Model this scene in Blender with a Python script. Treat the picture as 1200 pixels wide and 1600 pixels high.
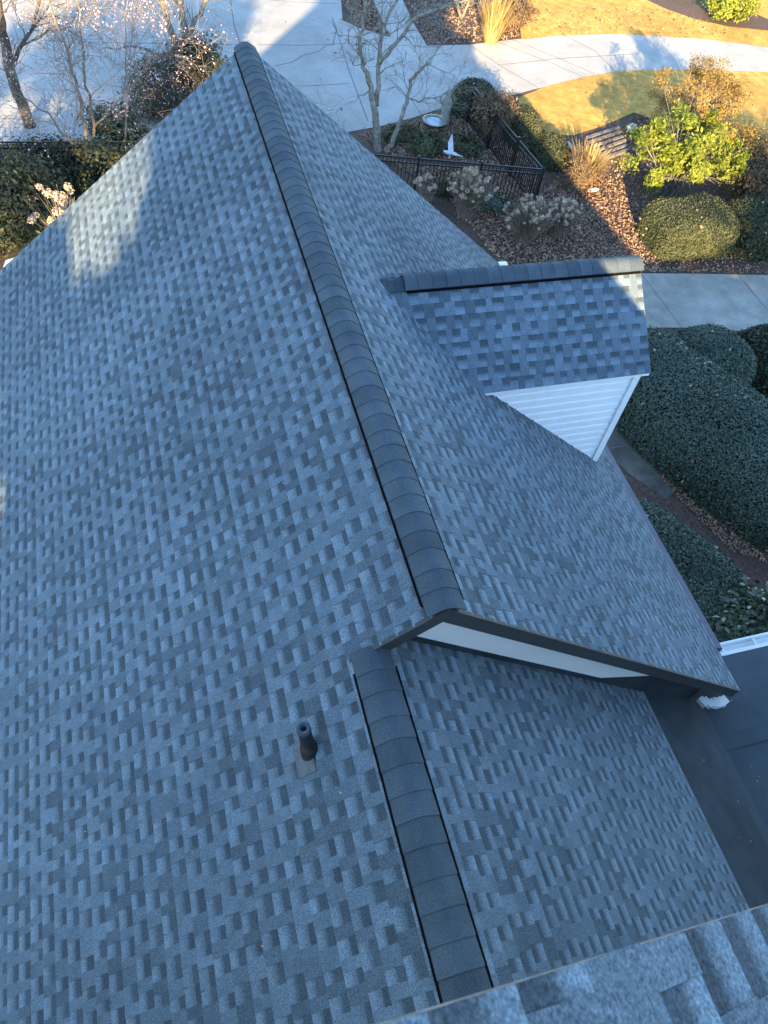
import bpy, math, random
import numpy as np
from mathutils import Matrix, Vector
random.seed(7); RNG = np.random.default_rng(7)
for o in list(bpy.data.objects): bpy.data.objects.remove(o)
S = bpy.context.scene; COL = S.collection

# ------------------------------------------------------------------ camera, sky, sun, exposure
CZ = 12.5                                           # the phone is 12.5 m above the garden
F = 1189.79                                         # focal length in photo pixels (1200 x 1600)
R = np.array([[0.958422, -0.15178, 0.24164], [-0.264105, -0.792479, 0.549751], [0.108054, -0.590712, -0.799615]])
cam = bpy.data.cameras.new('camera'); co = bpy.data.objects.new('camera', cam); COL.objects.link(co)
cx, cy, cz = R[:, 0], -R[:, 1], -R[:, 2]
co.matrix_world = Matrix(((cx[0], cy[0], cz[0], 0), (cx[1], cy[1], cz[1], 0), (cx[2], cy[2], cz[2], CZ), (0, 0, 0, 1)))
cam.sensor_fit = 'VERTICAL'; cam.sensor_height = 36; cam.lens = F / 1600 * 36
cam.clip_start = 0.05; cam.clip_end = 2000
cam.dof.use_dof = True; cam.dof.focus_distance = 7.0; cam.dof.aperture_fstop = cam.lens / 2.6
S.camera = co
SUN_EL, SUN_AZ = math.radians(16.5), math.radians(18.2)      # light travels towards +Y, 18 degrees to +X
LDIR = Vector((math.sin(SUN_AZ) * math.cos(SUN_EL), math.cos(SUN_AZ) * math.cos(SUN_EL), -math.sin(SUN_EL)))
W = bpy.data.worlds.new('World'); S.world = W; W.use_nodes = True
nt = W.node_tree; sky = nt.nodes.new('ShaderNodeTexSky'); sky.sky_type = 'NISHITA'; sky.sun_disc = False
sky.sun_elevation = SUN_EL; sky.sun_rotation = math.pi + SUN_AZ
sky.air_density = 1.0; sky.dust_density = 0.0; sky.ozone_density = 2.5
nt.links.new(sky.outputs[0], nt.nodes['Background'].inputs[0]); nt.nodes['Background'].inputs[1].default_value = 0.15
sl = bpy.data.lights.new('sun', 'SUN'); sl.energy = 5.0; sl.angle = math.radians(0.6); sl.color = (1.0, 0.72, 0.37)
so = bpy.data.objects.new('sun', sl); COL.objects.link(so); so.rotation_euler = LDIR.to_track_quat('-Z', 'Y').to_euler()
S.view_settings.view_transform = 'Standard'; S.view_settings.look = 'None'; S.view_settings.gamma = 1
S.view_settings.exposure = 2.3
S.render.engine = 'CYCLES'

# ------------------------------------------------------------------ helpers
def ray(px, py): return R @ np.array([px - 600, py - 800, F])
def G(px, py, z=0.0):                                # photo pixel -> point at height z
    r = ray(px, py); t = (z - CZ) / r[2]; p = r * t; return (p[0], p[1], z)
def V(px, py, Y):                                    # photo pixel -> point at distance Y
    r = ray(px, py); p = r * (Y / r[1]); return np.array([p[0], p[1], p[2] + CZ])
class MB:
    def __init__(s): s.v = []; s.f = []; s.t = []
    def add(s, vs, fs, tone=1.0):
        b = len(s.v); s.v += [tuple(v) for v in vs]; s.f += [tuple(i + b for i in f) for f in fs]
        s.t += list(tone) if hasattr(tone, '__len__') else [tone] * len(vs)
    def box(s, c, d, rot=0, tone=1.0, M=None):
        x, y, z = d[0] / 2, d[1] / 2, d[2] / 2; a, b = math.cos(rot), math.sin(rot)
        vs = []
        for sx, sy, sz in ((-1,-1,-1),(1,-1,-1),(1,1,-1),(-1,1,-1),(-1,-1,1),(1,-1,1),(1,1,1),(-1,1,1)):
            p = (sx * x, sy * y, sz * z)
            if M is not None: q = M @ Vector(p); p = (q.x, q.y, q.z)
            else: p = (p[0] * a - p[1] * b, p[0] * b + p[1] * a, p[2])
            vs.append((c[0] + p[0], c[1] + p[1], c[2] + p[2]))
        s.add(vs, ((0,3,2,1),(4,5,6,7),(0,1,5,4),(1,2,6,5),(2,3,7,6),(3,0,4,7)), tone)
    def tube(s, pts, rads, n=6, cap=True, tone=1.0):
        pts = [Vector(p) for p in pts]; rings = []; up = None
        for i, p in enumerate(pts):
            d = (pts[min(i + 1, len(pts) - 1)] - pts[max(i - 1, 0)]).normalized()
            if up is None: up = d.orthogonal().normalized()
            up = (up - d * up.dot(d)); up = up.normalized() if up.length > 1e-6 else d.orthogonal().normalized()
            w = d.cross(up)
            rings.append([p + (up * math.cos(2 * math.pi * k / n) + w * math.sin(2 * math.pi * k / n)) * rads[i] for k in range(n)])
        vs = [v for r in rings for v in r]; fs = []
        for i in range(len(pts) - 1):
            for k in range(n):
                a = i * n + k; b = i * n + (k + 1) % n; fs.append((a, b, b + n, a + n))
        if cap: fs.append(tuple(range(n - 1, -1, -1))); fs.append(tuple(range((len(pts) - 1) * n, len(pts) * n)))
        s.add(vs, fs, tone)
    def poly(s, pts, z, tone=1.0): s.add([(p[0], p[1], z) for p in pts], [tuple(range(len(pts)))], tone)
    def prism(s, prof, a, b, axis='Y', tone=1.0):    # extrude an outline along an axis; prof in the two other coordinates
        def P(q, t): return (q[0], t, q[1]) if axis == 'Y' else (t, q[0], q[1])
        n = len(prof); vs = [P(q, a) for q in prof] + [P(q, b) for q in prof]
        fs = [(k, (k + 1) % n, (k + 1) % n + n, k + n) for k in range(n)] + [tuple(range(n)), tuple(range(2 * n - 1, n - 1, -1))]
        s.add(vs, fs, tone)
    def build(s, name, mat, parent=None, smooth=False, loc=None):
        return mk(name, s.v, s.f, s.t, mat, parent, smooth)
def mk(name, v, f, t, mat, parent=None, smooth=False):
    me = bpy.data.meshes.new(name); me.from_pydata([tuple(map(float, q)) for q in v], [], f)
    a = me.attributes.new('tone', 'FLOAT', 'POINT'); a.data.foreach_set('value', np.asarray(t, dtype=np.float32))
    if smooth: me.polygons.foreach_set('use_smooth', [True] * len(me.polygons))
    me.materials.append(mat); me.update()
    o = bpy.data.objects.new(name, me); COL.objects.link(o)
    if parent is not None: o.parent = parent; o.matrix_parent_inverse = parent_inv(parent)
    return o
def parent_inv(p):
    return Matrix.Translation(-p.location) if p.type == 'EMPTY' else Matrix.Identity(4)
def thing(name, label, cat, loc=(0, 0, 0), group=None):
    o = bpy.data.objects.new(name, None); COL.objects.link(o); o.location = loc; o.empty_display_size = 0.2
    return tag(o, label, cat, group)
def tag(o, label, cat, group=None):
    o['label'] = label; o['category'] = cat
    if group: o['group'] = group
    return o
def struct(o): o['kind'] = 'structure'; return o
def stuff(o, label, cat): o['kind'] = 'stuff'; o['label'] = label; o['category'] = cat; return o

def lin(c): return tuple((x / 12.92 if x <= 0.04045 else ((x + 0.055) / 1.055) ** 2.4) for x in c)
def mat(name, c0, c1=None, rough=0.9, noise=None, bump=None, spec=0.3, tone=False, metal=0.0, mott=None, trans=None):
    """colour c0..c1 by noise (scale, contrast); multiplied by the mesh's own 'tone' attribute; mott = second, larger noise"""
    m = bpy.data.materials.new(name); m.use_nodes = True; t = m.node_tree; N = t.nodes; L = t.links
    b = N['Principled BSDF']; b.inputs['Roughness'].default_value = rough; b.inputs['Specular IOR Level'].default_value = spec
    b.inputs['Metallic'].default_value = metal
    tc = N.new('ShaderNodeTexCoord'); out = None
    if noise:
        nz = N.new('ShaderNodeTexNoise'); nz.inputs['Scale'].default_value = noise[0]; nz.inputs['Detail'].default_value = noise[2] if len(noise) > 2 else 4
        L.new(tc.outputs['Object'], nz.inputs['Vector'])
        mr = N.new('ShaderNodeMapRange'); mr.inputs['From Min'].default_value = 0.5 - 0.5 / noise[1]; mr.inputs['From Max'].default_value = 0.5 + 0.5 / noise[1]
        L.new(nz.outputs['Fac'], mr.inputs['Value'])
        mx = N.new('ShaderNodeMix'); mx.data_type = 'RGBA'; mx.inputs['A'].default_value = (*c0, 1); mx.inputs['B'].default_value = (*(c1 or c0), 1)
        L.new(mr.outputs['Result'], mx.inputs['Factor']); out = mx.outputs['Result']
    else:
        rgb = N.new('ShaderNodeRGB'); rgb.outputs[0].default_value = (*c0, 1); out = rgb.outputs[0]
        if c1 is not None and tone == 'mix':
            mx = N.new('ShaderNodeMix'); mx.data_type = 'RGBA'; mx.inputs['A'].default_value = (*c0, 1); mx.inputs['B'].default_value = (*c1, 1)
            at = N.new('ShaderNodeAttribute'); at.attribute_name = 'tone'; L.new(at.outputs['Fac'], mx.inputs['Factor']); out = mx.outputs['Result']
    def mul(out, sock):
        v = N.new('ShaderNodeVectorMath'); v.operation = 'SCALE'; L.new(out, v.inputs[0]); L.new(sock, v.inputs['Scale']); return v.outputs[0]
    if mott:
        for (sc, lo, hi) in mott:
            n2 = N.new('ShaderNodeTexNoise'); n2.inputs['Scale'].default_value = sc; n2.inputs['Detail'].default_value = 3
            L.new(tc.outputs['Object'], n2.inputs['Vector'])
            r2 = N.new('ShaderNodeMapRange'); r2.inputs['From Min'].default_value = 0.3; r2.inputs['From Max'].default_value = 0.7
            r2.inputs['To Min'].default_value = lo; r2.inputs['To Max'].default_value = hi; L.new(n2.outputs['Fac'], r2.inputs['Value'])
            out = mul(out, r2.outputs['Result'])
    if tone is True:
        at = N.new('ShaderNodeAttribute'); at.attribute_name = 'tone'; out = mul(out, at.outputs['Fac'])
    L.new(out, b.inputs['Base Color'])
    if bump:
        bn = N.new('ShaderNodeTexNoise'); bn.inputs['Scale'].default_value = bump[0]; bn.inputs['Detail'].default_value = 3
        L.new(tc.outputs['Object'], bn.inputs['Vector'])
        bp = N.new('ShaderNodeBump'); bp.inputs['Strength'].default_value = bump[1]; bp.inputs['Distance'].default_value = bump[2]
        L.new(bn.outputs['Fac'], bp.inputs['Height']); L.new(bp.outputs[0], b.inputs['Normal'])
    if trans:
        ad = N.new('ShaderNodeMixShader'); ad.inputs[0].default_value = trans; tr = N.new('ShaderNodeBsdfTranslucent')
        L.new(out, tr.inputs['Color']); L.new(b.outputs[0], ad.inputs[1]); L.new(tr.outputs[0], ad.inputs[2])
        L.new(ad.outputs[0], N['Material Output'].inputs['Surface'])
    return m

M_SH = mat('shingle granules', (0.068, 0.096, 0.119), (0.168, 0.223, 0.265), 0.95, (110, 2.4, 4), (300, 0.5, 0.004), 0.2, True, mott=[(0.45, 0.86, 1.13), (3, 0.94, 1.06), (9, 0.93, 1.07), (230, 0.6, 1.45)])
M_CAP = mat('ridge cap granules', (0.044, 0.061, 0.074), (0.092, 0.121, 0.143), 0.95, (120, 2.2, 4), (300, 0.5, 0.004), 0.2, True, mott=[(5, 0.85, 1.15)])
M_BLK = mat('black vent plastic', (0.003, 0.0025, 0.003), (0.008, 0.006, 0.007), 0.9, (60, 2), spec=0.05)
M_RAKE = mat('dark rake metal', (0.028, 0.034, 0.036), (0.04, 0.046, 0.048), 0.5, (6, 1.5), spec=0.4)
M_WHITE = mat('white trim paint', (0.82, 0.84, 0.84), (0.88, 0.89, 0.89), 0.5, (5, 1.5), mott=[(2, 0.92, 1.0)])
M_SID = mat('white vinyl siding', (0.84, 0.86, 0.86), (0.89, 0.90, 0.90), 0.45, (3, 1.5), mott=[(7, 0.95, 1.0)])
M_GUT = mat('gutter guard metal', (0.045, 0.062, 0.10), (0.07, 0.092, 0.14), 0.6, (12, 1.5), spec=0.25, mott=[(2, 0.85, 1.1)])
M_MEM = mat('flat roof membrane', (0.040, 0.054, 0.064), (0.062, 0.080, 0.094), 0.75, (3, 2), (40, 0.2, 0.003), mott=[(0.8, 0.8, 1.1), (60, 0.9, 1.1)])
M_MEM2 = mat('dusty membrane', (0.018, 0.030, 0.040), (0.036, 0.052, 0.064), 0.85, (4, 2), (40, 0.2, 0.003), mott=[(1.2, 0.7, 1.2), (90, 0.85, 1.15)])
M_FLASH = mat('weathered pipe flashing', (0.07, 0.082, 0.09), (0.125, 0.14, 0.15), 0.5, (25, 2), metal=0.2)
M_RUB = mat('black rubber boot', (0.012, 0.012, 0.014), (0.022, 0.022, 0.024), 0.45, (20, 2), spec=0.5)
M_PVC = mat('pipe collar', (0.045, 0.058, 0.085), (0.07, 0.085, 0.115), 0.5, (30, 2))
M_WALL = mat('house siding wall', (0.6, 0.6, 0.58), (0.68, 0.68, 0.66), 0.7, (3, 2))
M_CONC = mat('concrete', (0.32, 0.315, 0.295), (0.44, 0.435, 0.41), 0.9, (1.2, 1.8, 6), (60, 0.3, 0.004), mott=[(0.25, 0.86, 1.08), (8, 0.94, 1.05)])
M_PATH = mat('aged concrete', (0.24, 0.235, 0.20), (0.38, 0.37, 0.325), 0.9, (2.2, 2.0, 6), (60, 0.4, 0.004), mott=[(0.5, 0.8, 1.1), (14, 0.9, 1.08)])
M_WALK_SHADE = mat('aged concrete darkened for shade', (0.075, 0.072, 0.06), (0.15, 0.14, 0.118), 0.9, (3, 2.2, 6), (60, 0.4, 0.004), mott=[(1.2, 0.7, 1.2), (14, 0.9, 1.08)])  # same concrete as the path, deep shade of the walk put into its colour
M_JOINT = mat('concrete joint', (0.13, 0.13, 0.122), (0.19, 0.187, 0.175), 0.95, (6, 2))
M_GRASS = mat('dormant lawn', (0.42, 0.225, 0.04), (0.64, 0.40, 0.10), 0.95, (2.5, 2.2, 8), (90, 0.9, 0.03), mott=[(0.4, 0.8, 1.15), (6, 0.84, 1.16), (30, 0.7, 1.25)])
M_MULCH = mat('bark mulch', (0.055, 0.036, 0.027), (0.145, 0.098, 0.074), 0.95, (14, 2.5, 8), (40, 1.0, 0.04), mott=[(0.6, 0.8, 1.25), (60, 0.6, 1.3)])
M_FENCE = mat('black fence paint', (0.008, 0.008, 0.009), (0.016, 0.016, 0.017), 0.4, (20, 2), spec=0.5)
M_STONE = mat('grey garden stone', (0.20, 0.19, 0.165), (0.36, 0.34, 0.30), 0.9, (12, 2), (40, 0.6, 0.01))
M_ROCK = mat('pale quartz rock', (0.5, 0.48, 0.45), (0.7, 0.68, 0.64), 0.8, (6, 2), (15, 0.6, 0.02))
M_BIRD = mat('weathered white statue', (0.48, 0.54, 0.60), (0.72, 0.76, 0.80), 0.6, (18, 2.5))
M_WATER = mat('basin water', (0.25, 0.32, 0.40), (0.3, 0.36, 0.44), 0.08, (4, 1), spec=0.6)
M_GLAZE = mat('green glazed basin', (0.16, 0.19, 0.13), (0.25, 0.27, 0.2), 0.4, (10, 2), spec=0.5)
M_WOOD = mat('weathered timber', (0.13, 0.112, 0.095), (0.25, 0.22, 0.19), 0.9, (8, 2), (30, 0.6, 0.01))
M_BARK = mat('lichen grey bark', (0.10, 0.092, 0.078), (0.30, 0.29, 0.255), 0.95, (9, 2.4, 5), (30, 0.8, 0.02))
M_BARKD = mat('brown bark', (0.055, 0.044, 0.036), (0.135, 0.108, 0.088), 0.95, (10, 2.2, 5), (30, 0.8, 0.02))
M_TWIG = mat('pale twigs', (0.15, 0.12, 0.092), (0.27, 0.22, 0.17), 0.95, (8, 2))
M_HEDGE = mat('hedge leaves', (0.038, 0.062, 0.045), (0.140, 0.190, 0.135), 0.6, tone='mix', spec=0.35)
M_BOX = mat('boxwood leaves', (0.035, 0.047, 0.022), (0.115, 0.122, 0.058), 0.7, tone='mix')
M_CAM = mat('glossy camellia leaves', (0.015, 0.032, 0.016), (0.07, 0.105, 0.055), 0.3, tone='mix', spec=0.5)
M_DKEV = mat('dark leaves of added evergreens', (0.016, 0.024, 0.012), (0.058, 0.068, 0.032), 0.6, tone='mix')
M_LIME = mat('bright green leaves', (0.11, 0.15, 0.012), (0.36, 0.39, 0.05), 0.55, tone='mix', trans=0.3)
M_GOLD = mat('golden twiggy leaves', (0.20, 0.125, 0.03), (0.42, 0.29, 0.09), 0.8, tone='mix', trans=0.2)
M_RUST = mat('rusty shrub leaves', (0.09, 0.055, 0.03), (0.20, 0.13, 0.065), 0.8, tone='mix')
M_BRUSH = mat('brown green shrub leaves', (0.05, 0.043, 0.028), (0.14, 0.12, 0.075), 0.8, tone='mix')
M_OLIVE = mat('olive shrub leaves', (0.035, 0.045, 0.02), (0.11, 0.115, 0.055), 0.7, tone='mix')
M_BLOS = mat('pale pink blossom', (0.62, 0.36, 0.40), (0.80, 0.62, 0.64), 0.8, tone='mix', trans=0.2)
M_PINK = mat('pink camellia petals', (0.75, 0.42, 0.48), (0.8, 0.5, 0.55), 0.7, (10, 1))
M_DRY = mat('dried flower heads', (0.34, 0.25, 0.17), (0.58, 0.47, 0.36), 0.9, tone='mix')
M_LITTER = mat('fallen leaves', (0.16, 0.085, 0.05), (0.48, 0.33, 0.22), 0.85, tone='mix')
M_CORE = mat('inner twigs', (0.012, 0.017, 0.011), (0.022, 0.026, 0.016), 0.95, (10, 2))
M_STRAW = mat('straw grass', (0.26, 0.17, 0.06), (0.48, 0.34, 0.14), 0.9, tone='mix')

# ------------------------------------------------------------------ house geometry (slopes of about 10 in 12)
TH = math.radians(39.65); CT, ST = math.cos(TH), math.sin(TH); TN = ST / CT
EXPO = 0.143
AX, AZ = 1.555, CZ - 4.437            # far ridge
BX, BZ = 1.058, CZ - 4.851            # near, lower ridge on the same left slope
CXR, CZR = 0.02, CZ - 0.533 / CT - TN * 0.02   # the high roof the photo was taken from
Y0, Y1 = 2.19, 10.55
YC = 0.0105

def shingles(mb, org, ud, dd, nn, rows, rng_fn, seed, tw=(0.06, 0.135), gw=(0.075, 0.15), e=EXPO, con=1.0):
    """laminated shingles as real tabs. org = point on the ridge line, ud along the courses, dd down the slope, nn outward.
       rows = (first, last) course; rng_fn(d) -> (u0, u1) or None"""
    rnd = random.Random(seed); org, ud, dd, nn = Vector(org), Vector(ud), Vector(dd), Vector(nn)
    def P(u, d, h): return org + ud * u + dd * d + nn * h
    for k in range(rows[0], rows[1]):
        d0, d1 = k * e, (k + 1) * e
        rr = rng_fn((d0 + d1) / 2)
        if rr is None: continue
        u, uend = rr[0] - rnd.random() * 0.15 , rr[1]
        tooth = rnd.random() < 0.5; nxt = u + rnd.random()
        shade = 1.0
        while u < uend:
            w = rnd.uniform(*(tw if tooth else gw)); a = max(u, rr[0]); b = min(u + w, uend)
            if b - a > 0.004:
                if tooth:
                    r = rnd.random(); t = rnd.uniform(0.60, 0.78) if r < 0.24 else (rnd.uniform(0.80, 0.98) if r < 0.85 else rnd.uniform(1.0, 1.12))
                    t = t / con; h = 0.0062 + rnd.random() * 0.0015; q = rnd.uniform(-0.0035, 0.0035)
                    vs = [P(a, d0, 0.0015), P(b, d0, 0.0015), P(b - q, d1, h), P(a + q, d1, h), P(a + q, d1, -0.004), P(b - q, d1, -0.004), P(a, d0, -0.004), P(b, d0, -0.004)]
                    mb.add(vs, ((0, 3, 2, 1), (3, 4, 5, 2), (0, 6, 4, 3), (1, 2, 5, 7)), [t] * 4 + [t * 0.55] * 4)
                else:
                    hi = rnd.uniform(1.10, 1.42); lo = rnd.uniform(0.41, 0.56); f = rnd.uniform(0.28, 0.48); lo /= con * con; hi *= con
                    g = [(0, lo, 0.0), (f, lo * 1.05, 0.0016), (f + rnd.uniform(0.02, 0.16), (lo + hi) * 0.5 * rnd.uniform(0.85, 1.05), 0.0018), (0.74, hi * 0.95, 0.0025), (1.0, hi, 0.0036)]
                    vs = []; ts = []
                    for (q, t, h) in g: vs += [P(max(a - 0.005, rr[0]), d0 + (d1 - d0) * q, h), P(min(b + 0.005, uend), d0 + (d1 - d0) * q, h)]; ts += [t, t]
                    vs += [P(a, d1, -0.004), P(b, d1, -0.004)]; ts += [hi * 0.5] * 2
                    mb.add(vs, [(2 * i, 2 * i + 2, 2 * i + 3, 2 * i + 1) for i in range(5)], ts)
            u += w; tooth = not tooth
            if u > nxt: nxt += 0.95; tooth = not tooth if rnd.random() < 0.4 else tooth
def LP(x, apx, apz): return apz - TN * abs(x - apx)
house = thing("house", "grey shingled house with two stepped gable roofs and a white sided dormer", "house", (1.5, 3, 0))

# left slope, shared by both gables
dB = (AX - BX) / CT
mb = MB(); NROW = int(5.75 / EXPO)
shingles(mb, (AX, 0, AZ), (0, 1, 0), (-CT, 0, -ST), (-ST, 0, CT), (0, NROW), lambda d: (Y0, Y1) if d - EXPO / 2 < dB else (-0.33, Y1), 11)
kB = math.ceil(dB / EXPO); eB = kB * EXPO - dB
shingles(mb, (BX, 0, BZ), (0, 1, 0), (-CT, 0, -ST), (-ST, 0, CT), (0, 1), lambda d: (-0.33, Y0 + 0.02), 17, e=eB)
sl_left = mb.build('roof_slope', M_SH, house)
mb = MB()
shingles(mb, (AX, 0, AZ), (0, 1, 0), (CT, 0, -ST), (ST, 0, CT), (0, int(5.75 / EXPO)), lambda d: (Y0, Y1), 12)
mb.build('roof_slope', M_SH, house)
mb = MB()
shingles(mb, (BX, 0, BZ), (0, 1, 0), (CT, 0, -ST), (ST, 0, CT), (0, 32), lambda d: (-0.33, Y0 + 0.25), 13)
mb.build('roof_slope', M_SH, house)
# solid deck under the shingles (sheathing and rake / gable bodies)
def deck(mb, x0, z0, x1, z1, ya, yb, t=0.10):
    mb.prism([(x0, z0 - 0.012), (x1, z1 - 0.012), (x1, z1 - t), (x0, z0 - t)], ya, yb, 'Y')
XE_R = AX + CT * 5.75; XE_L = AX - CT * NROW * EXPO
mb = MB()
deck(mb, AX, AZ, XE_R - 0.01, LP(XE_R - 0.01, AX, AZ), Y0 + 0.012, Y1 - 0.012); deck(mb, AX, AZ, XE_L + 0.01, LP(XE_L + 0.01, AX, AZ), Y0 + 0.012, Y1 - 0.012)
deck(mb, BX, BZ, BX + CT * 32 * EXPO - 0.01, LP(BX + CT * 32 * EXPO - 0.01, BX, BZ), -0.33, Y0 + 0.25, 0.08)
deck(mb, BX, BZ, XE_L + 0.01, LP(XE_L + 0.01, BX, BZ), -0.33, Y0 + 0.012, 0.08)
mb.build('roof_deck', M_RAKE, house)

ZM = CZ - 8.42                        # level of the low membrane roof
def rake(mb, apx, apz, y, xl, xr, h=0.19, t=0.03, top=0.012):
    for (x1) in (xl, xr):
        z1 = LP(x1, apx, apz)
        mb.prism([(apx, apz - top), (x1, z1 - top), (x1, z1 - h), (apx, apz - h)], y, y + t, 'Y')
mb = MB(); rake(mb, AX, AZ, Y0 + 0.004, BX - 0.25, XE_R - 0.03, 0.20)
mb.build('rake_board', M_RAKE, house)
# shingle starter edge seen on the rake
mb = MB()
for x1 in (BX - 0.2, XE_R - 0.02):
    z1 = LP(x1, AX, AZ); mb.prism([(AX, AZ + 0.004), (x1, z1 + 0.004), (x1, z1 - 0.012), (AX, AZ - 0.012)], Y0 - 0.012, Y0 + 0.02, 'Y', 0.55)
mb.build('drip_edge', M_RAKE, house)
# white gable face below the rake
gx = BX + CT * 32 * EXPO + 0.05
mb = MB(); mb.prism([(AX, AZ - 0.15), (gx, LP(gx, AX, AZ) - 0.15), (gx, LP(gx, AX, AZ) - 0.34), (gx - 0.9, LP(gx - 0.9, BX, BZ) + 0.11), (BX + 0.34, LP(BX + 0.34, BX, BZ) + 0.10), (BX + 0.34, LP(BX + 0.34, AX, AZ) - 0.13)], Y0 + 0.15, Y0 + 0.168, 'Y')
mb.build('gable_trim', M_WHITE, house)
mb = MB(); mb.prism([(BX + 0.2, LP(BX + 0.2, BX, BZ) + 0.16), (gx - 0.9, LP(gx - 0.9, BX, BZ) + 0.16), (gx, LP(gx, AX, AZ) - 0.30), (5.56, LP(5.56, AX, AZ) - 0.16), (5.56, ZM - 0.05), (gx, LP(gx, BX, BZ) - 0.10), (BX + 0.2, LP(BX + 0.2, BX, BZ) - 0.02)], Y0 + 0.155, Y0 + 0.176, 'Y')  # dark flashing and membrane upturn, its tone also painting the shadow under the rake
mb.build('flashing_with_shadow', M_MEM2, house)
# far rake boards
mb = MB(); rake(mb, AX, AZ, Y1 - 0.035, XE_L + 0.05, XE_R - 0.03); mb.build('rake_board', M_WHITE, house)
mb = MB(); mb.prism([(-2.16, CZ - 7.72), (-1.80, CZ - 7.72), (-1.80, CZ - 7.54), (-1.95, CZ - 7.46), (-2.1, CZ - 7.50), (-2.16, CZ - 7.6)], Y1 - 0.02, Y1 + 0.20, 'Y')
mb.build('cornice_return', M_WHITE, house)

def cap_run(apx, apz, y0, y1, lift, seed, hw=0.152, step=0.164, horiz=None):
    """bent ridge cap shingles; near edge of each laps over the next one"""
    mb = MB(); rnd = random.Random(seed); n = int(round((y1 - y0) / step)); step = (y1 - y0) / n
    prof = (-1, -0.7, -0.45, -0.28, -0.14, 0, 0.14, 0.28, 0.45, 0.7, 1)
    for k in range(n):
        a, b = y0 + k * step, y0 + (k + 1) * step + 0.01
        t = rnd.uniform(0.84, 1.14)
        def pt(q, y, h):
            x = q * hw * CT; r = 0.035; z = -TN * (math.sqrt(x * x + r * r) - r * 0.55)
            return (apx + x + ST * h * q / math.sqrt(q * q + 0.06), y, apz + z + CT * h)
        vs = []; ts = []
        jit = rnd.uniform(-0.009, 0.009)
        for (yy, h, tt) in ((a + jit, lift + 0.007, t * 1.08), (a + jit + 0.012, lift + 0.007, t), (b, lift + 0.001, t * 0.94)):
            for q in prof: vs.append(pt(q, yy, h)); ts.append(tt)
        for q in prof: vs.append(pt(q, a + jit, lift - 0.002)); ts.append(t * 0.35)
        m = len(prof); fs = []
        for i in range(m - 1):
            fs += [(i, i + 1, m + i + 1, m + i), (m + i, m + i + 1, 2 * m + i + 1, 2 * m + i), (i, 3 * m + i, 3 * m + i + 1, i + 1)]
        mb.add(vs, fs, ts)
        for sgn, i0 in ((-1, 0), (1, m - 1)):         # side thickness
            s = [vs[i0], vs[m + i0], vs[2 * m + i0]]; dn = [(p[0] - 0.004 * sgn * -ST, p[1], p[2] - 0.008) for p in s]
            mb.add(s + dn, ((0, 1, 4, 3), (1, 2, 5, 4)), t * 0.5)
    return mb
def vent_run(apx, apz, y0, y1, hw=0.178, t=0.034):
    mb = MB()
    for sg in (-1, 1):
        p = []
        for (d, h) in ((0.085, -0.005), (hw + 0.010 * (1 + sg), 0.002), (hw + 0.010 * (1 + sg), t - 0.006), (0.085, t - 0.010)):
            p.append((apx + sg * (CT * d + ST * h), apz - ST * d + CT * h))
        mb.prism(p if sg > 0 else p[::-1], y0, y1, 'Y')
    return mb
capA = cap_run(AX, AZ, Y0 - 0.012, Y1 + 0.03, 0.036, 3).build('ridge_cap', M_CAP, house)
vent_run(AX, AZ, Y0 + 0.10, Y1 - 0.02).build('ridge_vent', M_BLK, capA)
capB = cap_run(BX, BZ, -0.33, Y0 + 0.02, 0.036, 4).build('ridge_cap', M_CAP, house)
vent_run(BX, BZ, -0.33, 2.08).build('ridge_vent', M_BLK, capB)

# right eave gutter with a metal guard, and the broken return at its near end
xe, ze = XE_R, LP(XE_R, AX, AZ)
mb = MB(); mb.prism([(xe - 0.04, ze + 0.015), (xe + 0.13, ze - 0.075), (xe + 0.14, ze - 0.09), (xe + 0.13, ze - 0.20), (xe + 0.02, ze - 0.20), (xe + 0.0, ze - 0.05)], Y0 + 0.58, Y1 - 0.02, 'Y')
gut = mb.build('gutter', M_GUT, house)
mb = MB(); mb.box((xe - 0.02, Y1 + 0.0, ze - 0.10), (0.36, 0.10, 0.2)); mb.build('cornice_return', M_WHITE, house)
mb = MB()
cr = random.Random(5); n = 7
for i in range(n):
    a = i / n; mb.box((xe - 0.42 + 0.36 * a, Y0 + 0.03 - 0.05 * math.sin(a * 3), ze - 0.30 + 0.05 * math.sin(a * 2.6) + 0.16 * (1 - a) * 0.7), (0.07, 0.09 + 0.04 * cr.random(), 0.05 + 0.03 * cr.random()), cr.uniform(-0.5, 0.5))
mb.build('torn_soffit_trim', M_WHITE, house)

# low membrane roof on the right, with its front gutter
bxe = BX + CT * 32 * EXPO; bze = LP(bxe, BX, BZ)
mb = MB(); mb.prism([(bxe - 0.3, bze - 0.06), (bxe, bze - 0.05), (5.5, ZM + 0.02), (5.5, ZM - 0.2), (bxe - 0.3, ZM - 0.2)], -0.33, 2.75, 'Y')
flat = MB(); flat.prism([(5.5, ZM), (10.5, ZM - 0.06), (10.5, ZM - 0.25), (5.5, ZM - 0.25)], -0.33, 2.75, 'Y')
fl = flat.build('flat_roof', M_MEM, house); mb.build('membrane_cricket', M_MEM2, fl)
mb = MB(); mb.prism([(5.47, ZM + 0.024), (5.62, ZM + 0.003), (5.62, ZM - 0.02), (5.47, ZM - 0.02)], -0.33, 2.74, 'Y'); mb.box((8.0, 1.72, ZM - 0.02), (4.8, 0.16, 0.05)); mb.build('membrane_seam', M_MEM, fl)
mb = MB()
mb.box((8.4, 2.79, ZM - 0.08), (4.3, 0.05, 0.09)); mb.box((8.4, 2.93, ZM - 0.08), (4.3, 0.025, 0.10)); mb.box((8.4, 2.86, ZM - 0.16), (4.3, 0.12, 0.03))
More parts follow.
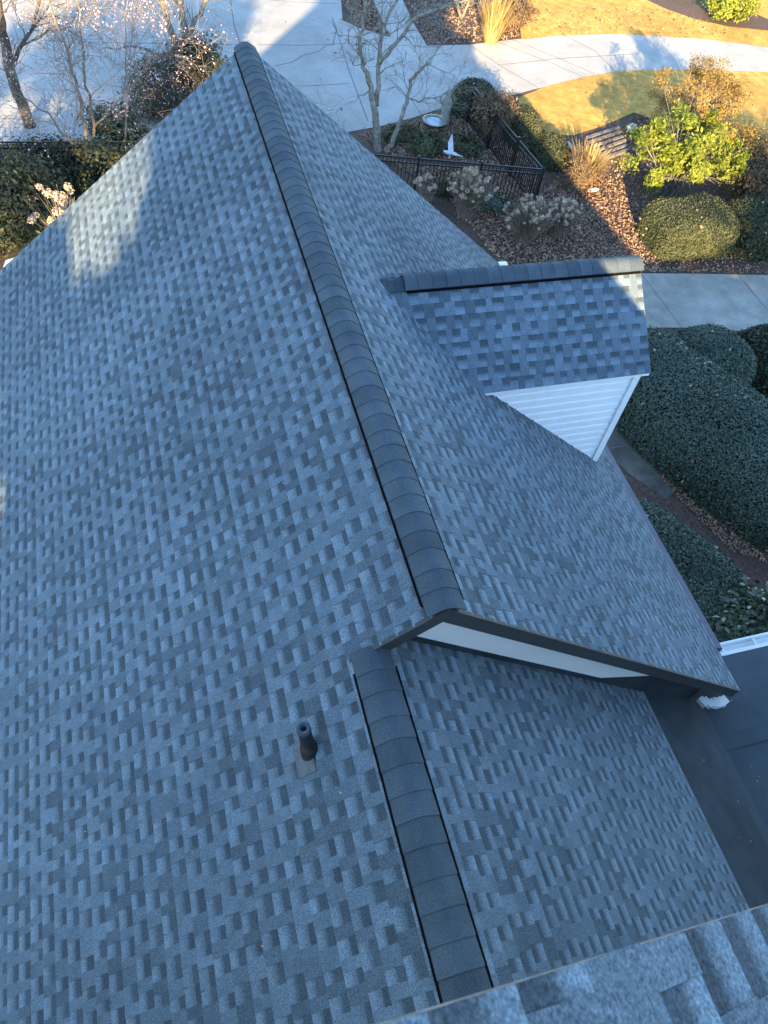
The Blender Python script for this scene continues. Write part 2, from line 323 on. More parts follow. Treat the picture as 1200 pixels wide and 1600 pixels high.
for i in range(9): mb.box((6.32 + i * 0.5, 2.86, ZM - 0.055), (0.03, 0.13, 0.02))
mb.build('gutter', M_WHITE, house)

# walls
mb = MB()
mb.prism([(-2.4, 0), (5.5, 0), (5.5, LP(5.5, AX, AZ) - 0.13), (AX, AZ - 0.16), (-2.4, LP(-2.4, AX, AZ) - 0.13)], Y0 + 0.18, Y1 - 0.3, 'Y')
mb.prism([(-2.4, 0), (bxe - 0.3, 0), (bxe - 0.3, LP(bxe - 0.3, BX, BZ) - 0.12), (BX, BZ - 0.13), (-2.4, LP(-2.4, BX, BZ) - 0.12)], -0.3, Y0 + 0.14, 'Y')
mb.box((7.8, 1.1, (ZM - 0.27) / 2), (4.6, 2.8, ZM - 0.27))
mb.build('wall', M_WALL, house)

# dormer on the right slope
DY, DZ = 6.44, CZ - 5.035                     # dormer ridge
DXE = 5.45; DWX = 5.38; DW = 1.02
def xA(z): return AX + (AZ - z) / TN          # where the right slope reaches height z
mb = MB(); yw0, yw1 = DY - 0.88, DY + 0.88; zt = DZ - TN * 0.88 - 0.07
mb.add([(xA(zt) - 0.1, yw0, zt), (DWX, yw0, zt), (DWX, yw0, LP(DWX, AX, AZ) - 0.05), (xA(zt) - 0.1, yw1, zt), (DWX, yw1, zt), (DWX, yw1, LP(DWX, AX, AZ) - 0.05), (DWX, DY, DZ - 0.08), (xA(DZ), DY, DZ - 0.08)],
       ((0, 2, 1), (3, 4, 5), (1, 2, 5, 4, 6), (0, 1, 6, 7), (3, 7, 6, 4)))
dor = mb.build('dormer', M_SID, house)
mb = MB(); ex = 0.125; nl = 0
z = LP(DWX, AX, AZ) + 0.02
while z < zt - 0.01:
    z2 = min(z + ex, zt); x0, x1 = xA(z) - 0.02, DWX
    xa2 = xA(z2) - 0.02
    pr = [(0.0, -0.004), (0.0, -0.022), (0.66, -0.020), (0.80, -0.004), (1.0, -0.004)]
    vs = []
    for q, dy in pr: zz = z + (z2 - z) * q; vs += [(xA(zz) - 0.02, yw0 + dy, zz), (x1, yw0 + dy, zz)]
    mb.add(vs, [(2 * k, 2 * k + 1, 2 * k + 3, 2 * k + 2) for k in range(4)])
    z = z2
mb.build('siding', M_SID, dor)
mb = MB(); mb.box((DWX + 0.0, yw0 - 0.02, (zt + LP(DWX, AX, AZ)) / 2), (0.09, 0.05, zt - LP(DWX, AX, AZ) + 0.02))
mb.build('corner_trim', M_WHITE, dor)
mb = MB()
for sg, sd in ((-1, 21), (1, 22)):
    shingles(mb, (0, DY, DZ), (1, 0, 0), (0, sg * CT, -ST), (0, sg * ST, CT), (0, 9), lambda d: (xA(DZ - d * ST) - 0.04, DXE + 0.0), sd, e=0.148)
drf = mb.build('dormer_roof', M_SH, dor)
mb = MB(); dL = 9 * 0.148
for sg in (-1, 1):
    y1, z1 = DY + sg * CT * (dL - 0.01), DZ - ST * (dL - 0.01)
    a0, a1 = xA(DZ) + 0.1, xA(z1) + 0.05
    mb.add([(a0, DY, DZ - 0.012), (DXE - 0.01, DY, DZ - 0.012), (DXE - 0.01, y1, z1 - 0.012), (a1, y1, z1 - 0.012), (a0, DY, DZ - 0.09), (DXE - 0.01, DY, DZ - 0.09), (DXE - 0.01, y1, z1 - 0.05), (a1, y1, z1 - 0.05)],
           ((0, 1, 2, 3), (1, 5, 6, 2), (2, 6, 7, 3), (4, 7, 6, 5)))
mb.build('roof_deck', M_WHITE, dor)
def xdir(mb):                                  # turn a ridge run built along Y into one along X
    m2 = MB(); m2.f = [tuple(reversed(f)) for f in mb.f]; m2.t = mb.t
    m2.v = [(v[1], v[0] + DY, v[2]) for v in mb.v]; return m2
xd = xA(DZ)
dcap = xdir(cap_run(0, DZ, xd + 0.27, DXE + 0.01, 0.036, 6)).build('ridge_cap', M_CAP, dor)
m2 = cap_run(0, DZ, xd - 0.12, xd + 0.34, 0.004, 8); xdir(m2).build('ridge_cap', M_CAP, dor)
m2 = vent_run(0, DZ, xd + 0.30, DXE - 0.02, 0.172, 0.034); xdir(m2).build('ridge_vent', M_BLK, dor)

# plumbing vent on the left slope
px_, pz_ = 0.535, LP(0.535, AX, AZ); py_ = 1.735
mb = MB()
def sl(u, d, h): return (px_ - CT * d - ST * h, py_ + u, pz_ - ST * d + CT * h)
mb.add([sl(-0.15, -0.02, 0.0095), sl(0.10, -0.02, 0.0095), sl(0.10, 0.13, 0.0105), sl(-0.15, 0.13, 0.0105), sl(-0.15, -0.02, -0.001), sl(0.10, -0.02, -0.001), sl(0.10, 0.13, 0.0), sl(-0.15, 0.13, 0.0)], ((0, 1, 2, 3), (0, 4, 5, 1), (1, 5, 6, 2), (2, 6, 7, 3), (3, 7, 4, 0)))
flashing_v = mb
pipe = MB()
def ring(z, r, n=20): return [(px_ - 0.14 * (z - pz_) + r * math.cos(2 * math.pi * k / n), py_ + 0.25 * (z - pz_) + r * math.sin(2 * math.pi * k / n), z) for k in range(n)]
def lathe(mb, zr, n=20):
    vs = []; fs = []
    for z, r in zr: vs += ring(z, r, n)
    for i in range(len(zr) - 1):
        for k in range(n): a = i * n + k; b = i * n + (k + 1) % n; fs.append((a, b, b + n, a + n))
    mb.add(vs, fs)
PH = 0.26
lathe(pipe, [(pz_ - 0.10, 0.072), (pz_ + 0.03, 0.066), (pz_ + 0.075, 0.056), (pz_ + 0.08, 0.050), (pz_ + PH - 0.025, 0.046), (pz_ + PH - 0.02, 0.049), (pz_ + PH, 0.049)])
vp = pipe.build('vent_pipe', M_RUB, house, True)
flashing_v.build('flashing', M_FLASH, vp)
mb = MB(); lathe(mb, [(pz_ + PH - 0.001, 0.051), (pz_ + PH + 0.014, 0.051), (pz_ + PH + 0.02, 0.047), (pz_ + PH + 0.02, 0.024), (pz_ + 0.12, 0.022)]); mb.build('collar', M_PVC, vp, True)
mb = MB(); mb.add(ring(pz_ + 0.20, 0.0235), [tuple(range(20))]); mb.build('pipe_bore', M_BLK, vp)

# the high roof the picture was taken from
mb = MB()
XCR, XCL = 9.0, -3.65
shingles(mb, (CXR, 0, CZR), (0, -1, 0), (CT, 0, -ST), (ST, 0, CT), (0, 40), lambda d: (-YC, 3.0), 33, con=1.08, gw=(0.08, 0.14))
cs = mb.build('roof_slope', M_SH, house)
mb = MB()
for (x1) in (XCR, XCL):
    z1 = LP(x1, CXR, CZR); mb.prism([(CXR, CZR - 0.02), (x1, z1 - 0.02), (x1, z1 - 0.2), (CXR, CZR - 0.2)], -14, YC - 0.006, 'Y')
mb.build('roof_deck', M_RAKE, house)
mb = MB()
mb.prism([(CXR, CZR - 0.001), (7, LP(7, CXR, CZR) - 0.001), (7, LP(7, CXR, CZR) - 0.012), (CXR, CZR - 0.012)], YC - 0.004, YC + 0.002, 'Y')
mb.build('drip_edge', mat('worn drip edge', (0.22, 0.20, 0.17), (0.36, 0.33, 0.28), 0.8, (30, 2.5)), house)
mb = MB(); mb.prism([(XCL + 0.3, 0), (8.6, 0), (8.6, LP(8.6, CXR, CZR) - 0.25), (CXR, CZR - 0.25), (XCL + 0.3, LP(XCL + 0.3, CXR, CZR) - 0.25)], -13.6, -0.36, 'Y'); mb.build('wall', M_WALL, house)
#--SECTION2--
# ------------------------------------------------------------------ ground, lawn, driveway, paths
def sheet(name, pts, z, m, res=None): mb = MB(); mb.poly(pts, z); return struct(mb.build(name, m))
g = MB(); n = 60
sheet('ground', [(-300, -300), (400, -300), (400, 500), (-300, 500)], -0.004, M_MULCH)
lawn = [G(*p) for p in ((808,154),(827,190),(846,211),(895,212),(945,196),(990,176),(1030,190),(1100,230),(1200,235),(1290,200),(1290,95),(1200,113),(1100,109),(1010,109),(960,112),(905,122),(850,136))]
sheet('lawn', lawn, 0.008, M_GRASS)
lawn2 = [G(*p) for p in ((815,62),(812,44),(820,20),(826,0),(830,-60),(1000,-60),(1010,0),(1040,14),(1085,30),(1140,42),(1200,48),(1290,50),(1290,82),(1200,74),(1100,61),(960,53),(870,56))]
sheet('lawn', lawn2, 0.008, M_GRASS)
lawn3 = [G(*p) for p in ((1290,30),(1200,30),(1150,10),(1090,-10),(1060,-60),(1290,-60))]
sheet('lawn', lawn3, 0.008, M_GRASS)
drive = [G(*p) for p in ((-260,232),(0,225),(213,221),(330,222),(470,222),(545,206),(600,196),(645,184),(700,166),(745,156),(790,151),(850,136),(905,122),(960,112),(1010,109),(1100,109),(1200,113),(1290,95),(1290,84),(1200,73),(1100,60),(960,52),(870,55),(800,62),(733,70),(667,71),(648,40),(629,0),(600,-70),(575,-70),(582,0),(610,58),(560,43),(535,32),(533,0),(532,-70),(-260,-70))]
dw = sheet('driveway', drive, 0.004, M_CONC)
def strip(mb, pts, w=0.018, z=0.008):
    for a, b in zip(pts, pts[1:]):
        a, b = np.array(G(*a))[:2], np.array(G(*b))[:2]; d = (b - a) / max(1e-6, np.linalg.norm(b - a)); q = np.array((-d[1], d[0])) * w / 2
        mb.add([(*(a - q), z), (*(b - q), z), (*(b + q), z), (*(a + q), z)], ((0, 1, 2, 3),))
mb = MB()
for l in (((519,28),(525,44),(545,110),(575,190)), ((402,70),(470,71)), ((470,71),(545,68),(640,72)), ((465,135),(545,131)), ((360,0),(366,40),(376,70)), ((0,60),(120,66),(250,68),(372,70)), ((733,70),(780,102),(840,137)), ((762,60),(860,98),(912,121)), ((800,62),(870,90),(930,116)), ((780,102),(870,92),(1000,84)), ((880,55),(930,80),(960,110)), ((180,222),(200,100),(215,0)), ((420,0),(470,4),(530,6))):
    strip(mb, l, 0.032)
rr = random.Random(2); pts = [(430,103)]
for (x, y) in ((455,96),(475,88),(497,80),(508,72),(520,70),(522,60),(526,48),(519,36)): pts.append((x + rr.uniform(-2, 2), y + rr.uniform(-1.5, 1.5)))
strip(mb, pts, 0.035)
mb.build('joint', M_JOINT, dw)
path = [G(*p) for p in ((990,427),(1100,428),(1200,430),(1300,432),(1300,530),(1200,520),(1070,512),(1005,512),(985,560),(900,560),(900,520),(940,440))]
pth = sheet('path', path, 0.004, M_PATH)
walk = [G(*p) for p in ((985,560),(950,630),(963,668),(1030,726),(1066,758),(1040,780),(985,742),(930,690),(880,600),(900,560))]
sheet('path', walk, 0.0035, M_WALK_SHADE)
mb = MB()
for l in (((1003,429),(1066,513)), ((1153,429),(1216,505)), ((955,700),(985,695))): strip(mb, l, 0.025)
mb.build('joint', M_JOINT, pth)
hump = MB()                                          # raised soil of the fenced bed
# ------------------------------------------------------------------ foliage helpers
def unit(a): return a / np.maximum(1e-9, np.linalg.norm(a, axis=1, keepdims=True))
def leafmesh(name, m, C, Nn, size, tone, asp=0.5, parent=None, bend=0.2, rng=None):
    rng = rng or RNG; n = len(C); C = np.asarray(C, float); Nn = unit(np.asarray(Nn, float))
    t = rng.normal(size=(n, 3)); t = unit(t - (t * Nn).sum(1, keepdims=True) * Nn); b = np.cross(Nn, t)
    s = np.broadcast_to(np.asarray(size, float), (n,))[:, None]
    v = np.empty((n, 4, 3)); v[:, 0] = C - t * s; v[:, 2] = C + t * s; up = Nn * s * bend
    v[:, 1] = C + b * s * asp + up; v[:, 3] = C - b * s * asp + up
    me = bpy.data.meshes.new(name); me.vertices.add(4 * n); me.vertices.foreach_set('co', v.reshape(-1).astype(np.float32))
    me.loops.add(4 * n); me.loops.foreach_set('vertex_index', np.arange(4 * n, dtype=np.int32))
    me.polygons.add(n); me.polygons.foreach_set('loop_start', np.arange(0, 4 * n, 4, dtype=np.int32)); me.polygons.foreach_set('loop_total', np.full(n, 4, dtype=np.int32))
    a = me.attributes.new('tone', 'FLOAT', 'POINT'); a.data.foreach_set('value', np.repeat(np.asarray(tone, np.float32), 4))
    me.materials.append(m); me.update(calc_edges=True); me.validate()
    o = bpy.data.objects.new(name, me); COL.objects.link(o)
    if parent is not None: o.parent = parent; o.matrix_parent_inverse = parent_inv(parent)
    return o
def hedge(name, label, cat, lobes, n, size, m, group=None, e=2.8, speck=0.0, rough=0.05, seed=1, litter=None):
    """clipped hedge: leaves over rounded lobes (x, y, rx, ry, h, rot), with a dark twiggy inside"""
    rng = np.random.default_rng(seed); L0 = lobes[0]
    t = thing(name, label, cat, (L0[0], L0[1], 0), group)
    def loc(P, L): c, s = math.cos(-L[5]), math.sin(-L[5]); x, y = P[:, 0] - L[0], P[:, 1] - L[1]; return np.stack([(x * c - y * s) / L[2], (x * s + y * c) / L[3], P[:, 2] / L[4]], 1)
    area = np.array([L[2] * L[3] + (L[2] + L[3]) * L[4] for L in lobes]); Cs = []; Ns = []
    for L, k in zip(lobes, (n * area / area.sum()).astype(int)):
        d = rng.normal(size=(int(k * 1.6), 3)); d[:, 2] = np.abs(d[:, 2]); d = unit(d)
        d = d / (np.abs(d) ** e).sum(1, keepdims=True) ** (1 / e)
        nn = np.sign(d) * np.abs(d) ** (e - 1)
        P = d * np.array([L[2], L[3], L[4]]); nn = unit(nn / np.array([L[2], L[3], L[4]]))
        lump = np.sin(P[:, 0] * 3.1 + L[0]) * np.sin(P[:, 1] * 2.7 + P[:, 2] * 3) * 0.03
        P = P + nn * (rng.normal(size=(len(P), 1)) * rough * 0.5 - rough * 0.3 + lump[:, None])
        c, s = math.cos(L[5]), math.sin(L[5])
        def rt(A): return np.stack([A[:, 0] * c - A[:, 1] * s, A[:, 0] * s + A[:, 1] * c, A[:, 2]], 1)
        P = rt(P) + np.array([L[0], L[1], 0]); nn = rt(nn)
        keep = P[:, 2] > 0.02
        for M2 in lobes:
            if M2 is not L: keep &= (np.abs(loc(P, M2)) ** e).sum(1) > 0.80
        Cs.append(P[keep]); Ns.append(nn[keep])
    C = np.concatenate(Cs); Nn = np.concatenate(Ns)
    tone = np.clip(rng.beta(1.6, 2.6, len(C)) + 0.15 * np.sin(C[:, 0] * 2.3) * np.sin(C[:, 1] * 1.9), 0, 1)
    leafmesh('leaves', m, C, unit(Nn * 0.9 + rng.normal(size=C.shape) * 0.55), size * rng.uniform(0.7, 1.3, len(C)), tone, 0.5, t, rng=rng)
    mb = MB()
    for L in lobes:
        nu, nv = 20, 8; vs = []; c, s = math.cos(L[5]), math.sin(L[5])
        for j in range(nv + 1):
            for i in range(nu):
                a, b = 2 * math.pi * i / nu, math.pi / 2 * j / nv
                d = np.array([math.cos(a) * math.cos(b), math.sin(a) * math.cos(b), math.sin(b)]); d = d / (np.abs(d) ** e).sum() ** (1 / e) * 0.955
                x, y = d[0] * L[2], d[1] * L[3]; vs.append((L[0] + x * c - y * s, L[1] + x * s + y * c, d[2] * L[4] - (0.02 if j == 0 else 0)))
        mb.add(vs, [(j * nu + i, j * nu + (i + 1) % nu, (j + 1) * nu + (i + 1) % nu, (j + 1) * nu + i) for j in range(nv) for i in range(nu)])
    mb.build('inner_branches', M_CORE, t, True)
    if speck:
        k = rng.choice(len(C), int(speck), replace=False); leafmesh('caught_leaves', M_LITTER, C[k] + Nn[k] * 0.03, Nn[k] + rng.normal(size=(len(k), 3)) * 0.3, 0.05, rng.uniform(0.4, 1, len(k)), 0.6, t, rng=rng)['kind'] = 'stuff'
    return t
def shrub(name, label, cat, base, r, h, n, size, m, seed, z0=0.15, clumps=60, rc=0.16, stems=12, stem_m=None, group=None, asp=0.5, up=0.5, dens=0.45, tips=None):
    """loose shrub: stems from the base, leaves in clumps through the crown, gaps between"""
    rng = np.random.default_rng(seed); t = thing(name, label, cat, (base[0], base[1], 0), group)
    d = unit(rng.normal(size=(clumps, 3))); rad = rng.uniform(dens, 1, clumps) ** 0.6
    cl = d * rad[:, None]; cl[:, 2] = cl[:, 2] * 0.5 + 0.5
    wob = 1 + 0.18 * np.sin(3 * np.arctan2(cl[:, 1], cl[:, 0]) + seed)
    cl = np.stack([base[0] + cl[:, 0] * r[0] * wob, base[1] + cl[:, 1] * r[1] * wob, z0 + cl[:, 2] * (h - z0)], 1)
    k = rng.integers(0, clumps, n); sc = rc * rng.uniform(0.6, 1.3, clumps)
    C = cl[k] + np.clip(rng.normal(size=(n, 3)), -1.8, 1.8) * sc[k][:, None] * np.array([1, 1, 0.8]); C[:, 2] = np.maximum(C[:, 2], 0.03)
    out = unit(C - np.array([base[0], base[1], h * 0.3])); Nn = unit(out + np.array([0, 0, up]) + rng.normal(size=C.shape) * 0.6)
    tone = np.clip(rng.beta(1.8, 2.2, n) * 0.8 + rng.normal(size=clumps)[k] * 0.13 + 0.08, 0, 1)
    leafmesh('leaves', m, C, Nn, size * rng.uniform(0.65, 1.35, n), tone, asp, t, rng=rng)
    mb = MB()
    for i in range(stems):
        e = cl[rng.integers(0, clumps)]; b = np.array([base[0] + rng.normal() * r[0] * 0.08, base[1] + rng.normal() * r[1] * 0.08, 0])
        mid = b * 0.5 + e * 0.5 + np.array([0, 0, 0.1 * h]) + rng.normal(size=3) * 0.05
        mb.tube([b, mid, e], [0.022, 0.014, 0.005], 5)
        for q in range(3):
            e2 = e + rng.normal(size=3) * 0.2 * min(r); mb.tube([mid, (mid + e2) / 2 + rng.normal(size=3) * 0.03, e2], [0.010, 0.007, 0.003], 4)
    mb.build('stems', stem_m or M_BARKD, t)
    return t
def grow(mb, p, d, L, r, depth, rng, spread=0.55, grav=0.04, n=5, twigs=None, lean=(0, 0, 0)):
    """recursive bare limb"""
    segs = 3 if depth > 1 else 2; pts = [p]; dd = d
    for i in range(segs):
        dd = dd + rng.normal(size=3) * 0.16 + np.array([0, 0, grav]) + np.array(lean); dd = dd / np.linalg.norm(dd); pts.append(pts[-1] + dd * L / segs)
    mb.tube(pts, [r * (1 - 0.45 * i / segs) for i in range(segs + 1)], n if r > 0.012 else 3, False)
    if twigs is not None: twigs.append((pts[-1], dd))
    if depth <= 0: return
    k = 2 if rng.random() < 0.55 else 3
    for i in range(k + (1 if depth > 2 else 0)):
        q = rng.integers(1, len(pts)) if i < k - 1 else len(pts) - 1
        a = rng.normal(size=3); a -= a.dot(dd) * dd; a /= np.linalg.norm(a); s = spread * rng.uniform(0.7, 1.3)
        grow(mb, pts[q], dd * math.cos(s) + a * math.sin(s), L * rng.uniform(0.62, 0.86), max(0.0042, r * (0.66 if q == len(pts) - 1 else 0.52)), depth - 1, rng, spread, grav, n, twigs, lean)
def limbtree(name, label, cat, limbs, m, seed, twig_depth=3, twig_len=0.8, step=0.55, group=None, sp=0.8, jit=0.0, tm=None):
    """limbs: list of (points, radii). Trunk and limbs as one tapered part, twigs as another"""
    rng = np.random.default_rng(seed); b = limbs[0][0][0]; t = thing(name, label, cat, (b[0], b[1], 0), group)
    tr = MB(); tw = MB(); ends = []
    for pts, rads, on in limbs:
        pts = [np.array(p, float) for p in pts]; fine = [pts[0]]; fr = [rads[0]]
        for i in range(len(pts) - 1):
            for q in (0.33, 0.66, 1.0):
                fine.append(pts[i] + (pts[i + 1] - pts[i]) * q + (rng.normal(size=3) * 0.03 if q < 1 else 0)); fr.append(rads[i] + (rads[i + 1] - rads[i]) * q)
        tr.tube(fine, fr, 8)
        if not on: continue
        tot = 0
        for i in range(on, len(fine)):
            d = fine[i] - fine[i - 1]; ln = np.linalg.norm(d); d = d / ln; k = rng.poisson(ln / step)
            if i == len(fine) - 1: k += 2
            for _ in range(k):
                a = rng.normal(size=3); a -= a.dot(d) * d; a /= np.linalg.norm(a); s = sp * rng.uniform(0.7, 1.25)
                grow(tw, fine[i] + (fine[i - 1] - fine[i]) * rng.random(), d * math.cos(s) + a * math.sin(s), twig_len * rng.uniform(0.6, 1.2), min(0.02, fr[i] * 0.4), twig_depth, rng, 0.6, 0.03, 4, ends)
    tr.build('trunk', m, t, True); tw.build('twigs', tm or m, t)
    return t, ends
def VP(Y, *pts): return [V(x, y, Y + (p[0] if p else 0)) for (x, y, *p) in pts]

# ------------------------------------------------------------------ hedges and shrubs on the right
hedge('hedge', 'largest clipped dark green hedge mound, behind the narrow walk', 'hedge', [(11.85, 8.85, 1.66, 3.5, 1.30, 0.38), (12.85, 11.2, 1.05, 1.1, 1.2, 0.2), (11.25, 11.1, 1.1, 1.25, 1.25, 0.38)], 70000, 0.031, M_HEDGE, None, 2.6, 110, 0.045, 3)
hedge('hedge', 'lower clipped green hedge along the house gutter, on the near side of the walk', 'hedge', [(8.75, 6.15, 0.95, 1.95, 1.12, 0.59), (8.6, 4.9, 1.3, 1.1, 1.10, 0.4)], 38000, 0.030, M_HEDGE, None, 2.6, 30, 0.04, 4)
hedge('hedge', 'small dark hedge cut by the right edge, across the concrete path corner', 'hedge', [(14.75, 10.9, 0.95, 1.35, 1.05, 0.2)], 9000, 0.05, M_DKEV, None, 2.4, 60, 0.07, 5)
hedge('boxwood', 'rounded boxwood half in sun, under the bright green bush', 'shrub', [(15.3, 16.6, 1.30, 0.92, 1.12, 0.0)], 19000, 0.032, M_BOX, 'boxwoods along the concrete path', 5.0, 20, 0.05, 6)
hedge('boxwood', 'shaded rounded boxwood at the right edge beside the path', 'shrub', [(17.75, 16.4, 1.2, 1.0, 1.05, 0.0)], 14000, 0.034, M_OLIVE, 'boxwoods along the concrete path', 4.5, 50, 0.06, 7)
hedge('boxwood', 'round clipped boxwood outside the far fence end', 'shrub', [(11.35, 24.6, 0.85, 0.8, 0.95, 0)], 7000, 0.035, M_BOX, None, 2.3, 0, 0.07, 8)
hedge('hedge', 'long low green mound outside the fence, beside the lawn', 'hedge', [(12.55, 22.9, 0.65, 1.2, 0.75, -0.2), (13.0, 21.5, 0.6, 0.9, 0.6, -0.2)], 9000, 0.04, M_OLIVE, None, 2.2, 0, 0.09, 9)
shrub('camellia', 'glossy leaved camellia with one pink flower at the right edge', 'shrub', (9.45, 4.1, 0), (0.95, 0.75), 1.75, 5200, 0.065, M_CAM, 10, 0.2, 90, 0.14, 8, None, None, 0.5, 0.6, 0.6)
cam_o = bpy.data.objects['camellia']
mb = MB(); fc = V(1168, 958, 4.42); rr = random.Random(1)
for k in range(3):
    for i in range(6):
        a = i * 1.05 + k * 0.5; r = 0.018 + 0.012 * k; mb.add([(fc[0], fc[1], fc[2]), (fc[0] + r * math.cos(a - .4), fc[1] + r * math.sin(a - .4), fc[2] + 0.03 - 0.008 * k), (fc[0] + 1.5 * r * math.cos(a), fc[1] + 1.5 * r * math.sin(a), fc[2] + 0.035 - 0.012 * k), (fc[0] + r * math.cos(a + .4), fc[1] + r * math.sin(a + .4), fc[2] + 0.03 - 0.008 * k)], ((0, 1, 2, 3),))
mb.build('flower', M_PINK, cam_o)
shrub('broadleaf_shrub', 'bright yellow green leafy bush lit by the sun', 'shrub', (16.05, 19.1, 0), (1.95, 1.45), 2.6, 9500, 0.066, M_LIME, 11, 0.45, 95, 0.13, 60, M_BARK, None, 0.42, 0.5, 0.25)
shrub('golden_shrub', 'golden fine twigged bush behind the bright green one', 'shrub', (18.3, 22.0, 0), (1.6, 1.6), 2.7, 15000, 0.042, M_GOLD, 12, 0.1, 150, 0.14, 60, M_TWIG, None, 0.4, 0.4, 0.3)
shrub('golden_shrub', 'loose tan twigged bush to the right of the golden one', 'shrub', (19.4, 20.0, 0), (1.2, 1.1), 1.6, 7500, 0.045, M_GOLD, 13, 0.1, 110, 0.15, 50, M_TWIG, None, 0.4, 0.4, 0.3)
shrub('rust_shrub', 'dark brown olive bush at the right edge above the boxwoods', 'shrub', (19.1, 18.2, 0), (1.6, 1.1), 1.6, 9000, 0.05, M_RUST, 14, 0.05, 120, 0.2, 30, None, None, 0.45, 0.4, 0.3)
shrub('fence_shrub', 'reddish brown shrub with pale bare stems inside the fence corner', 'shrub', (11.25, 22.6, 0), (0.7, 0.75), 1.55, 2600, 0.05, M_RUST, 15, 0.5, 50, 0.16, 16, M_BARK, None, 0.45, 0.4, 0.3)
shrub('rust_shrub', 'brown leafless shrub just outside the fence corner', 'shrub', (13.0, 19.6, 0), (0.55, 0.55), 1.1, 1500, 0.035, M_RUST, 16, 0.1, 40, 0.16, 30, M_TWIG, None, 0.4, 0.4, 0.2)
# ------------------------------------------------------------------ dry perennials
def grassclump(name, label, base, r, h, n, m, seed, w=0.012):
    rng = np.random.default_rng(seed); t = thing(name, label, 'ornamental grass', (base[0], base[1], 0)); mb = MB()
    for i in range(n):
        a = rng.uniform(0, 2 * math.pi); q = rng.uniform(0, 1) ** 0.7; b = np.array([base[0] + math.cos(a) * r * 0.35 * q, base[1] + math.sin(a) * r * 0.35 * q, 0])
        e = b + np.array([math.cos(a) * r * q, math.sin(a) * r * q, h * rng.uniform(0.6, 1.1)]) + rng.normal(size=3) * 0.06; md = (b + e) / 2 + np.array([0, 0, 0.12 * h])
        s = np.array([-math.sin(a), math.cos(a), 0]) * w; mb.add([b - s, b + s, md + s * .8, md - s * .8, e + s * .2, e - s * .2], ((0, 1, 2, 3), (3, 2, 4, 5)), rng.uniform(0, 1))
    mb.build('blades', m, t); return t
def hydrangea(label, base, r, h, nst, nh, seed, hs=0.085, group='dried hydrangeas'):
    rng = np.random.default_rng(seed); t = thing('hydrangea', label, 'shrub', (base[0], base[1], 0), group); mb = MB(); C = []; Nn = []; T = []; S_ = []
    for i in range(nst):
        a = rng.uniform(0, 2 * math.pi); q = rng.uniform(0.1, 1); b = np.array([base[0] + rng.normal() * 0.10, base[1] + rng.normal() * 0.10, 0])
        e = np.array([base[0] + math.cos(a) * r[0] * q, base[1] + math.sin(a) * r[1] * q, h * rng.uniform(0.72, 1.05) * (1 - 0.25 * q * q)])
        md = (b + e) / 2 + np.array([0, 0, 0.08 * h]) + rng.normal(size=3) * 0.03
        mb.tube([b, md, e], [0.010, 0.007, 0.005], 4, False)
        if i < nh:
            R_ = hs * rng.uniform(0.6, 1.25); d = unit(rng.normal(size=(70, 3))); C.append(e + d * R_ * rng.uniform(0.6, 1.05, (70, 1)) * np.array([1, 1, 0.8])); Nn.append(d + rng.normal(size=(70, 3)) * 0.5); T.append(np.clip(rng.normal(0.5, 0.25, 70) + rng.normal() * 0.15, 0, 1)); S_.append(np.full(70, R_ * 0.32))
    mb.build('stems', M_TWIG, t)
    if nh <= 30:
        for c_, n_, s_, t_ in zip(C, Nn, S_, T): leafmesh('flower_head', M_DRY, c_, n_, s_, t_, 0.8, t, rng=rng)
    else: leafmesh('flower_heads', M_DRY, np.concatenate(C), np.concatenate(Nn), np.concatenate(S_), np.concatenate(T), 0.8, t, rng=rng)['kind'] = 'stuff'
    return t
hydrangea('dried hydrangea with pale heads against the front of the fence', (9.0, 18.55, 0), (0.75, 0.75), 1.35, 260, 64, 21, 0.07)
hydrangea('wide dried hydrangea nearest the dormer, in leaf litter', (10.35, 17.25, 0), (0.9, 0.8), 1.15, 420, 70, 22, 0.06)
hydrangea('dried hydrangea below the fence corner, right of the wide one', (11.45, 17.35, 0), (0.65, 0.65), 1.1, 260, 60, 23, 0.06)
hydrangea('small dried hydrangea half hidden by the eave at the fence', (7.95, 19.2, 0), (0.4, 0.4), 0.95, 30, 9, 24)
hydrangea('dried hydrangea with tan heads by the left eave', (-1.9, 18.0, 0), (1.05, 0.95), 1.75, 60, 26, 25, 0.10)
grassclump('straw_grass', 'golden dry grass clump in the sun beyond the fence corner', (13.55, 20.0, 0), 0.6, 0.95, 700, M_STRAW, 26)
grassclump('straw_grass', 'golden upright dry grass in the far mulch bed', V(767, 62, 29.8) * np.array([1, 1, 0]), 0.7, 1.5, 500, M_STRAW, 27, 0.016)
shrub('rust_shrub', 'round purple brown shrub at the far lawn edge', 'shrub', G(797, 46), (0.75, 0.7), 1.25, 3000, 0.05, M_RUST, 28, 0.15, 70, 0.14, 20)
shrub('spiky_shrub', 'tall sunlit green shrub in the far right bed', 'shrub', G(1135, 26), (1.3, 1.0), 1.4, 3000, 0.07, M_LIME, 29, 0.05, 60, 0.2, 20)
